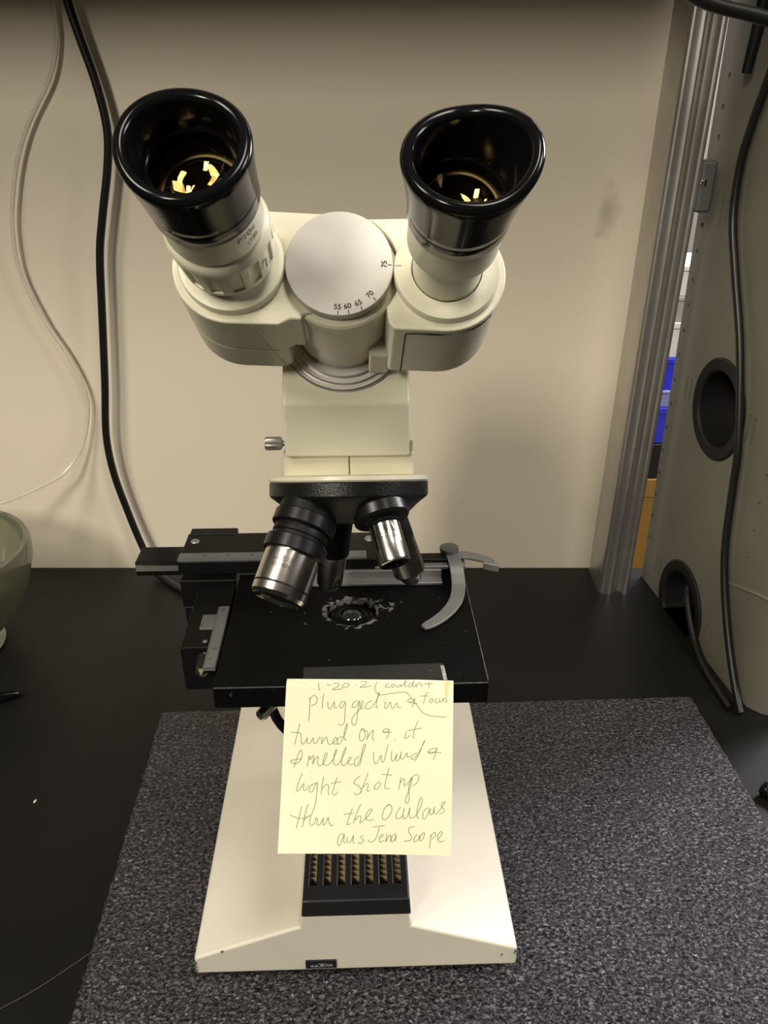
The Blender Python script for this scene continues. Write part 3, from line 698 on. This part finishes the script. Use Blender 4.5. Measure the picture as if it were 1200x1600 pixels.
# ---- eyepieces
def eyepiece(sx, splay, tilt, wing, wphi, left, tlt):
    ax = (NAX + F1 * splay + F2 * tilt).normalized()
    fr = frame(hp(sx * XE, 0, 0), ax, F1)
    if left:
        prof = [(.0118, 0), (.0118, .005), (.0150, .005), (.0154, .0056), (.0158, .0075), (.0160, .0078), (.0170, .0215), (.0169, .0235), (.0162, .0245), (.0148, .0262), (.0150, .0268), (.0158, .0275), (.0160, .0290), (.0160, .0450), (.0118, .0450)]
        nm_ = 'eyepiece'
    else:
        prof = [(.0121, -.003), (.0121, .0185), (.0124, .0190), (.0145, .0205), (.0150, .0215), (.0151, .0385), (.0118, .0385)]
    e = MB().lathe(prof if not left else [(.0118, 0), (.0118, .0262), (.0150, .0262), (.0157, .0272), (.0160, .0285), (.0160, .0420), (.0118, .0420)], fr, 96).build('eyepiece', CREAM, MS, sharp=30)
    if left:
        def notch(r, h, a):
            k = (a * 14 / (2 * pi)) % 1
            deep = .0009 if (.0079 < h < .0212 and k < .55) else 0
            return (r - deep, h)
        hs = [(.0152, .0052), (.0160, .0060), (.0161, .0078)] + [(.0163, .0080), (.0165, .0120), (.0168, .0170), (.0170, .0211)] + [(.0172, .0214), (.0173, .0225), (.0170, .0243), (.0162, .0256), (.0150, .0264), (.0120, .0264)]
        MB().lathe(hs, fr, 280, mod=notch).build('diopter_ring', CREAM, e, sharp=30)
    s0 = .0405 if left else .0370
    rb = .0168 if left else .0158
    rt = .0186 if left else .0190
    s1 = .0665 if left else .0665
    def cmod(r, h, a):
        k = max(0, (h - s0 - .006) / (s1 - s0 - .006)); k = min(k, 1.0)
        b = max(0, cos(a - wphi)); up = wing * b ** 2.0
        return (r + .0012 * k * b ** 3, h + k * (up - tlt * sin(a)))
    cup = [(rb - .0025, s0 - .0006), (rb - .0006, s0 - .0004), (rb, s0 + .0004), (rb + .0002, s0 + .0060), (rb - .0001, s0 + .0063), (rb + .0003, s0 + .0067)]
    for k in range(1, 9):
        f = k / 8; cup.append((rb + .0003 + (rt - rb - .0003) * f ** 1.3, s0 + .0067 + (s1 - .0022 - s0 - .0067) * f))
    for k in range(1, 12):
        an = pi * k / 12; cup.append((rt - .0020 + .0020 * cos(an), s1 - .0022 + .0020 * sin(an)))
    ri = rt - .0040
    cup += [(ri, s1 - .0022), (ri - .0004, s1 - .008), (ri - .0010, s1 - .0110), (.0138, s0 + (.0140 if left else .0085)), (.0136, s0 + (.0135 if left else .0080)), (.0128, s0 + (.0130 if left else .0075)), (.0126, s0 + .0010), (.0122, s0 - .0030), (.0003, s0 - .0032)]
    MB().lathe(cup, fr, 120, mod=cmod).build('eyecup', BLACKG, e, sharp=40)
    s2 = s0 + (.0125 if left else .0070)
    def dome(R, sag, at, nn=8): return [(max(R * k / nn, .00005), at + sag * (1 - (k / nn) ** 2)) for k in range(nn + 1)]
    MB().lathe(dome(.0124, .0044, s2 - .003), fr, 64).build('eye_lens', LENS_A, e)
    MB().lathe(dome(.0122, -.0042, s2 - .0036), fr, 64).build('inner_lens', LENS_B, e)
    MB().lathe(dome(.0120, .0060, s2 - .0118), fr, 64).build('field_lens', LENS_B, e)
    return e, fr
eL, frL = eyepiece(-1, -.040, .012, .0012, radians(150), True, .002)
tag(eL, 'left eyepiece with notched focusing ring')
eR, frR = eyepiece(1, -.008, .010, .0050, radians(20), False, .0045)
tag(eR, 'right eyepiece with a winged eyecup')
# "P 10x" on the left eyepiece barrel, and the mark on its ring
def wrap(fr, r, s, a0, rot=0):
    def f(a, b):
        x = a * cos(rot) - b * sin(rot); y = a * sin(rot) + b * cos(rot)
        an = a0 + x / r
        return fr(r * cos(an), r * sin(an), s + y)
    return f
tm = MB(); put_text(tm, 'P10x', .0040, wrap(frL, .01615, .0365, radians(-38)))
put_text(tm, '(18)', .0030, wrap(frL, .01615, .0322, radians(-32)))
tm.build('eyepiece_lettering', simple('faded_lettering', (.16, .14, .10), .6), eL)
rm = MB(); rm.ribbon([(-.0012, .003), (.0012, .003), (.0006, -.002)], .0007, wrap(frL, .01735, .0150, radians(-32)))
rm.ribbon([(0, .0028), (0, -.0028)], .0006, wrap(frL, .01735, .0180, radians(8)))
rm.build('ring_mark', simple('ring_mark_grey', (.12, .10, .07), .6), eL)

# ---- nosepiece
NA = V((0, -.40, -.9165)).normalized(); NO = V((.0003, .066, .2497)); NX = V((1, 0, 0)); NY = V((0, .9165, -.40)).normalized()
np_ = lambda x, y, h: NO + NX * x + NY * y + NA * h
nose = MB().lathe([(.0005, .0018), (.0350, .0018), (.0356, .0024), (.0356, .0078), (.0350, .0088), (.0318, .0112), (.0235, .0190), (.0215, .0200), (.0005, .0200)], np_, 96).build('nosepiece', WRINKLE, MS, sharp=25)
tag(MB().lathe([(.0005, -.0006), (.0345, -.0006), (.0357, -.0002), (.0358, .0012), (.0352, .0019), (.0005, .0019)], np_, 96).build('top_plate', CREAM, nose, sharp=30), 'cream top plate of the nosepiece')
def obj_frame(phi, ha):
    p = radians(phi); h = radians(ha); rad = NX * cos(p) + NY * sin(p)
    d = NA * cos(h) + rad * sin(h)
    return NO + NA * .0115 + rad * .0235, d
def knurl(n, amp, lo, hi):
    return lambda r, h, a: (r - (amp if (lo < h < hi and (a * n / (2 * pi)) % 1 < .45) else 0), h)
def objective(phi, ha, collar, barrel, lens, label):
    o, d = obj_frame(phi, ha)
    fr = frame(o, d, V((1, 0, 0)))
    b = MB().lathe(barrel, fr, 80).build('objective', STEEL, MS, sharp=25); tag(b, label)
    for i, (prof, kn) in enumerate(collar):
        MB().lathe(prof, fr, 320 if kn else 72, mod=kn).build('knurled_collar' if kn else 'objective_collar', ANOD if kn else BLACKS, b, sharp=25)
    MB().lathe(lens[0], fr, 48).build('front_lens', lens[1], b, sharp=40)
    return b, fr
ofl, ffl = objective(-133, 28,
    [([(.0120, .0005), (.0126, .0012), (.0126, .0066), (.0118, .0066)], None),
     ([(.0120, .0064), (.0131, .0064), (.0135, .0069), (.0135, .0118), (.0131, .0123), (.0115, .0123)], knurl(110, .00035, .0070, .0117)),
     ([(.0117, .0122), (.0119, .0128), (.0119, .0158), (.0114, .0160), (.0116, .0164), (.0116, .0182), (.0113, .0184)], None),
     ([(.0113, .0180), (.0129, .0180), (.0133, .0185), (.0133, .0238), (.0129, .0243), (.0112, .0243)], knurl(110, .00035, .0186, .0237)),
     ([(.0116, .0383), (.01188, .0385), (.01188, .0390), (.0116, .0392)], None)],
    [(.0112, .0238), (.0118, .0242), (.0118, .0385), (.0115, .0387), (.0115, .0391), (.0118, .0393), (.0117, .0425), (.0108, .0440)],
    ([(.0109, .0438), (.0100, .0440), (.0086, .0428), (.0080, .0426), (.0002, .0432)], simple('front_lens_dark', (.02, .02, .012), .06, coat=1.0)),
    'largest front left objective with two knurled collars')
ofr, ffr = objective(-58, 27,
    [([(.0085, .0003), (.0115, .0012), (.0120, .0020), (.0120, .0072), (.0114, .0080), (.0080, .0081)], knurl(100, .00035, .0021, .0071)),
     ([(.0085, .0080), (.0078, .0086), (.0072, .0090), (.0074, .0100), (.0064, .0110)], None)],
    [(.0062, .0105), (.0067, .0108), (.0068, .0270), (.0065, .0278), (.0060, .0280)],
    ([(.0061, .0279), (.0035, .0280), (.0032, .0270), (.0002, .0268)], BLACKG),
    'short front right objective with one wide knurled collar')
obr, fbr = objective(45, 26,
    [([(.0090, .0003), (.0110, .0010), (.0112, .0050), (.0100, .0062), (.0078, .0062)], None),
     ([(.0076, .0060), (.0078, .0066), (.0078, .0205), (.0070, .0206)], None)],
    [(.0074, .0200), (.0078, .0204), (.0079, .0385), (.0074, .0395), (.0060, .0400)],
    ([(.0060, .0399), (.0052, .0425), (.0040, .0445), (.0028, .0445), (.0002, .0440)], CHROME),
    'slim silver objective at the back right, partly hidden')
obl, fbl = objective(104, 28,
    [([(.0090, .0003), (.0108, .0010), (.0110, .0060), (.0085, .0066)], None), ([(.0082, .0060), (.0084, .0066), (.0082, .0285), (.0070, .0288)], None)],
    [(.0074, .0280), (.0074, .0300), (.0064, .0470), (.0056, .0485)],
    ([(.0056, .0484), (.0040, .0500), (.0002, .0498)], GREYM),
    'slim grey objective at the back left, partly hidden')
def engrave(parent, fr, r, h, a0, lines, size, rot=0):
    m = MB()
    for i, t in enumerate(lines):
        f = wrap(fr, r, 0, a0)
        g = lambda a, b, hh=h + i * size * 1.55: fr(r * cos(a0 - a / r), r * sin(a0 - a / r), hh - b) if True else None
        if t == 'WM': wordmark(m, size, g, .14)
        else: put_text(m, t, size * 1.35, g)
    m.build('engraving', ENGR, parent)
def facing(fr):
    """angle round the barrel that faces the observer"""
    o = fr(0, 0, 0); x = fr(1, 0, 0) - o; y = fr(0, 1, 0) - o
    v = V((0, -.92, .39))
    return atan2(v.dot(y), v.dot(x))
engrave(ofl, ffl, .01185, .0290, facing(ffl) + .25, ['WM', '039 806'], .0019)
engrave(ofr, ffr, .00685, .0150, facing(ffr) - .05, ['WM', '090 425'], .0016)
engrave(obr, fbr, .00795, .0275, facing(fbr) - .65, ['10x', '0,25'], .0020)

# ================================================================== NOTE AND TAPE
NP = [(.0295, .1664), (.0262, .1665), (.0243, .1643)]
A0, B0 = NP[-1], (-.0165, .1075); MM = ((A0[0] + B0[0]) / 2 - .0012, (A0[1] + B0[1]) / 2 + .0012)
for i in range(1, 29):
    t = i / 24; NP.append(tuple((1 - t) ** 2 * A0[k] + 2 * t * (1 - t) * MM[k] + t * t * B0[k] for k in (0, 1)))
NL = [0]
for i in range(1, len(NP)): NL.append(NL[-1] + sqrt((NP[i][0] - NP[i - 1][0]) ** 2 + (NP[i][1] - NP[i - 1][1]) ** 2))
MSM = Matrix.Translation((-.014, .278, FZ)) @ Matrix.Rotation(radians(1.9), 4, 'Z')
def note_pt(s, t, lift=0):
    i = 0
    while i < len(NP) - 2 and NL[i + 1] < t: i += 1
    k = (t - NL[i]) / (NL[i + 1] - NL[i]); d = V((NP[i + 1][0] - NP[i][0], NP[i + 1][1] - NP[i][1])).normalized()
    y = NP[i][0] + d.x * k * (NL[i + 1] - NL[i]); z = NP[i][1] + d.y * k * (NL[i + 1] - NL[i])
    n2 = (d.y, -d.x)          # outwards
    if n2[0] > 0: n2 = (-n2[0], -n2[1])
    # the lower left corner curls up a little
    cu = max(0, t - .05) * max(0, -s - .005) * 3.0
    return MSM @ V((.0085 + s, y + n2[0] * (lift + cu), z + n2[1] * (lift + cu) + (lift if t < .003 else 0)))
NR = radians(2.75)
def note_ab(a, b, lift=0):   # a across, b down from the top edge, in the note's own square
    return note_pt(-.0001 + a * cos(NR) - b * sin(NR) + .0003, .0021 + a * sin(NR) + b * cos(NR), lift)
nb = MB(); NXN, NYN = 24, 60
NV = (NXN + 1) * (NYN + 1); W1 = NXN + 1
vs = [note_ab(-.0377 + .0754 * i / NXN, .0752 * (j / NYN) ** 1.25, l) for l in (.00008, -.00008) for j in range(NYN + 1) for i in range(W1)]
fs = [(j * W1 + i, j * W1 + i + 1, (j + 1) * W1 + i + 1, (j + 1) * W1 + i) for j in range(NYN) for i in range(NXN)]
fs += [tuple(NV + k for k in f[::-1]) for f in fs]
ring = [i for i in range(W1)] + [j * W1 + NXN for j in range(1, NYN + 1)] + [NYN * W1 + i for i in range(NXN - 1, -1, -1)] + [j * W1 for j in range(NYN - 1, 0, -1)]
fs += [(ring[k], ring[(k + 1) % len(ring)], NV + ring[(k + 1) % len(ring)], NV + ring[k]) for k in range(len(ring))]
nb.add(vs, fs)
note = nb.build('sticky_note', NOTE, sharp=50)
tag(note, 'yellow sticky note with pencil handwriting stuck to the front edge of the stage', 'note')
STROKES = [[(-2288,303),(-2314,479),(-2268,711)],[(-1964,440),(-1763,471)],[(-1662,420),(-1527,383),(-1399,425),(-1427,530),(-1697,670),(-1260,653)],[(-1089,398),(-1238,481),(-1212,588),(-1023,552),(-941,448),(-1055,392)],[(-652,480),(-619,501)],[(-414,366),(-212,343),(-173,437),(-452,603),(55,548)],[(329,334),(271,499),(201,630)],[(201,630),(252,796),(451,951),(856,907),(1397,852),(1632,870),(1797,1025),(1992,1291),(2186,1557),(2381,1790),(2713,1914),(3383,1981)],[(880,458),(730,495),(708,594),(829,629),(931,592)],[(1055,475),(965,553),(1031,627),(1120,563),(1055,475)],[(1190,504),(1214,611),(1301,613),(1372,508),(1403,615)],[(1403,615),(1597,433),(1649,303),(1585,393),(1592,592),(1673,620)],[(1881,452),(1743,529),(1754,615),(1890,572),(1994,315),(1931,586),(2010,627)],[(2069,502),(2078,642),(2114,550),(2252,473),(2338,528),(2334,647)],[(2661,402),(2671,693)],[(2454,504),(2841,498)],[(-2704,964),(-2718,1487),(-2759,2038)],[(-2718,1108),(-2536,902),(-2383,1024),(-2424,1245),(-2651,1371)],[(-2080,846),(-2136,1173),(-2157,1499)],[(-1901,1177),(-1890,1439),(-1770,1507),(-1620,1216),(-1602,1478),(-1488,1434)],[(-1131,1194),(-1299,1223),(-1381,1417),(-1268,1485),(-1111,1227),(-1136,1650),(-1174,2104),(-1309,2244),(-1455,2163)],[(-594,1172),(-777,1299),(-799,1462),(-631,1433),(-493,1174),(-553,1597),(-640,2116),(-742,2256),(-840,2111),(-770,1853),(-465,1547)],[(-465,1547),(-328,1308),(-346,1184),(-442,1306),(-418,1535),(-263,1486)],[(111,1187),(-160,1312),(-197,1507),(-30,1543),(189,1319),(397,963),(400,845),(298,1223),(253,1497),(341,1460)],[(613,1295),(693,1284),(642,1492),(742,1527),(902,1269),(944,1498),(1044,1533),(1183,1320),(1246,1505),(1380,1508)],[(650,1099),(670,1113)],[(1875,1125),(1691,1200),(1722,1299),(1926,1244),(2010,1128),(1964,1323),(1864,1518)],[(1722,1299),(2124,1366)],[(2645,878),(2528,928),(2447,1170),(2393,1385)],[(2235,1034),(2640,1042)],[(2771,1143),(2667,1240),(2731,1339),(2835,1243),(2771,1143)],[(3021,1149),(2910,1238),(2967,1357),(3083,1301)],[(3122,1151),(3123,1315),(3219,1284),(3291,1154),(3292,1318)],[(3468,1118),(3364,1182),(3462,1276),(3337,1359)],[(-3159,2126),(-3272,2576),(-3384,3023)],[(-3537,2493),(-3205,2513),(-3106,2592),(-3093,2901),(-3040,3018),(-2907,2905),(-2827,2746),(-2828,2958),(-2709,2987),(-2562,2752),(-2543,2965),(-2411,2967),(-2297,2758),(-2217,2727)],[(-2164,2729),(-2192,3024),(-2078,2808),(-1965,2733),(-1926,2914),(-1861,3057),(-1681,2984),(-1514,2839),(-1566,2742),(-1667,2868),(-1649,3036),(-1483,3027)],[(-1247,2716),(-1461,2808),(-1483,3033),(-1350,2991),(-1112,2526),(-1041,2172),(-1137,2364),(-1194,2685),(-1149,2867),(-1069,2881)],[(-324,2414),(-480,2572),(-504,2842),(-385,2929),(-249,2706),(-324,2414),(-445,2456)],[(-279,2479),(-127,2580),(-185,2901)],[(-171,2837),(-48,2659),(101,2488),(127,2553),(69,2790),(160,2960)],[(810,2432),(623,2454),(540,2562),(686,2597),(823,2471),(764,2728),(667,2881)],[(540,2562),(953,2603)],[(1046,2928),(1079,2948)],[(1609,2553),(1516,2796),(1561,2875),(1751,2737)],[(2136,2110),(1958,2496),(1883,2817),(1949,2857)],[(1656,2541),(2328,2426)],[(-3424,4012),(-3272,3569),(-3120,3259),(-3054,3491),(-3160,3731),(-3384,3841),(-3556,3710),(-3074,3631)],[(-2831,3981),(-2744,3517),(-2698,3691),(-2598,3521),(-2546,3586),(-2593,3884),(-2480,3651),(-2348,3558),(-2369,3813),(-2304,3974),(-2151,3882),(-1971,3554),(-1963,3413),(-2050,3488),(-2131,3806),(-2020,3948),(-1774,3814),(-1553,3416),(-1545,3269),(-1619,3447),(-1669,3816),(-1558,3946),(-1391,3822),(-1155,3393),(-1106,3189),(-1221,3392),(-1325,3824),(-1227,3966),(-1047,3830),(-893,3687),(-959,3621),(-1027,3780),(-963,3941),(-784,3900)],[(-1403,3682),(-1390,3708)],[(-495,3600),(-695,3691),(-744,3914),(-633,3980),(-360,3475),(-242,3125),(-322,3123),(-428,3537),(-465,3856),(-567,3982)],[(105,3421),(131,3806),(229,3923),(434,3570),(450,3813),(562,3816),(756,3115)],[(923,3375),(895,3746),(993,3825),(1146,3521),(1100,3789),(1227,3767),(1354,3436),(1302,3691),(1427,3739),(1599,3487),(1608,3679),(1742,3637)],[(2031,3496),(1829,3601),(1779,3747),(1892,3750),(2132,3466),(2398,3009),(2344,3053),(2201,3404),(2026,3721),(1909,3859)],[(2870,3322),(2669,3350),(2532,3475),(2676,3543),(2900,3419),(2924,3291),(2847,3611),(2755,3801)],[(2532,3475),(3130,3521)],[(-3043,4243),(-3208,4620),(-3294,4921),(-3229,4999),(-2978,4688),(-3012,4953),(-2914,4975),(-2769,4788)],[(-2727,4219),(-2714,4244)],[(-3406,5152),(-3386,5128)],[(-2486,4700),(-2683,4790),(-2750,4997),(-2619,5045),(-2400,4639),(-2423,5144),(-2491,5584),(-2657,6021)],[(-2109,4423),(-2191,4834),(-2226,5180)],[(-2205,4960),(-2026,4774),(-1895,4809),(-1917,5106),(-1839,5196)],[(-1516,4469),(-1666,4909),(-1733,5129),(-1636,5213),(-1470,5072)],[(-1795,4716),(-1334,4651)],[(-507,4429),(-740,4614),(-762,4740),(-546,4872),(-451,5096),(-650,5224),(-780,5145)],[(-141,4297),(-279,4625),(-504,5158)],[(-415,4939),(-215,4753),(-150,4831),(-207,5070),(-75,5048)],[(314,4702),(146,4857),(124,4983),(243,5005),(405,4799),(314,4702)],[(788,4108),(647,4583),(587,4949),(803,4999)],[(465,4375),(914,4430)],[(1309,4534),(1236,4850),(1199,5027)],[(1250,4787),(1407,4600),(1471,4665),(1433,4887),(1601,4795),(1786,4533),(1753,4799),(1542,5333),(1470,5566),(1581,5631),(1652,5431),(1629,4987),(1757,4621),(1941,4434),(2091,4501),(2032,4742),(1803,4914)],[(-3080,5646),(-3180,6053),(-3312,6520)],[(-3604,5980),(-3180,6147),(-2919,6109),(-2625,6003)],[(-3052,6508),(-2918,5933),(-2799,5571),(-2918,5933),(-2999,6308)],[(-2985,6246),(-2788,6062),(-2690,6077),(-2738,6315),(-2660,6455),(-2496,6321),(-2462,6133),(-2410,6185)],[(-2364,6167),(-2412,6385),(-2301,6438),(-2136,6172),(-2151,6404),(-2059,6425),(-1926,6134),(-1889,6336),(-1812,6476),(-1681,6466)],[(-855,5795),(-990,6106),(-1092,6456),(-948,6422)],[(-1251,6037),(-792,5985)],[(-491,5614),(-694,6050),(-830,6424)],[(-763,6300),(-564,6117),(-487,6194),(-536,6407),(-403,6322),(-171,6126),(-3,5878),(-88,5851),(-268,6061),(-239,6288),(-43,6318),(57,6258)],[(757,5676),(557,5829),(452,6141),(495,6300),(680,6241),(884,5900),(790,5677),(658,5705)],[(1281,5783),(1113,5968),(1042,6219),(1172,6285),(1326,6163),(1425,5850),(1352,6163),(1434,6291),(1569,6137),(1675,5824),(1634,6170),(1744,6267),(1965,6115),(2193,5679),(2200,5426),(2112,5487),(2004,5864),(1963,6178),(2072,6294)],[(2499,5844),(2298,5966),(2224,6260),(2355,6282),(2564,5877),(2525,6097),(2643,6119),(2763,5819),(2725,6020),(2801,6123),(2990,5951),(3230,5653),(3131,5638),(3048,5794),(3188,5956),(3119,6080),(2953,6120)],[(-1260,6822),(-1457,6911),(-1526,7222),(-1429,7306),(-1228,6854),(-1258,7179),(-1167,7231)],[(-1099,6982),(-1114,7170),(-971,7205),(-824,6927),(-854,7189),(-776,7241)],[(-380,6938),(-531,7015),(-383,7138),(-503,7279),(-645,7226)],[(313,6610),(208,6953),(74,7169),(-110,7227),(-187,7131)],[(18,6602),(543,6553)],[(304,7093),(469,6990),(418,6926),(305,7049),(334,7238),(532,7149)],[(635,6900),(583,7244),(698,7028),(797,6967),(779,7249)],[(1028,6879),(861,7032),(844,7245),(957,7160),(1047,6942),(1001,7255)],[(1854,6629),(1643,6662),(1587,6811),(1713,7053),(1644,7208),(1381,7233)],[(1957,6965),(1823,7119),(1839,7270),(2005,7173),(2075,6999),(2076,7225),(2202,7178),(2286,6929),(2208,6915),(2093,7063)],[(2568,6980),(2526,7325),(2487,7575)],[(2539,7086),(2701,6889),(2777,7017),(2615,7176)],[(2857,7207),(3061,6961),(2998,6865),(2862,7032),(2901,7284),(3151,7265)]]
hw = MB()
for stk in STROKES:
    P = catmull([V((a * 1e-5, b * 1e-5, 0)) for a, b in stk], 5) if len(stk) > 2 else [V((a * 1e-5, b * 1e-5, 0)) for a, b in stk]
    hw.ribbon([(p.x, p.y) for p in P], .00025, lambda a, b: note_pt(a, b, .00022))
hw.build('pencil_writing', PENCIL, note, fixn=False)
for a0, a1, b0, b1 in ((-.0376, -.0285, .0006, .0030), (.0338, .0352, .0004, .0070), (.0335, .0358, .0004, .0022)):
    sm = MB().add([note_ab(a0, b0, .0002), note_ab(a1, b0, .0002), note_ab(a1, b1, .0002), note_ab(a0, b1, .0002)], [(0, 1, 2, 3)])
    sm.build('glue_stain', STAIN, note, fixn=False)
tp_ = MB().box(-.0220, .0430, .0275, .0395, .16512, .16522, lambda x, y, z: MSM @ V((x, y + x * .02, z)))
tape = tp_.build('tape_strip', TAPE)
tag(tape, 'clear tape strip lying across the stage edge just above the yellow note', 'tape')
MB().box(.0420, .0437, .0275, .0385, .16522, .16532, lambda x, y, z: MSM @ V((x + (y - .03) * -.05, y, z))).build('tape_edge_residue', simple('tape_residue_grey', (.30, .29, .26), .5, noise=.4, nscale=500), tape)
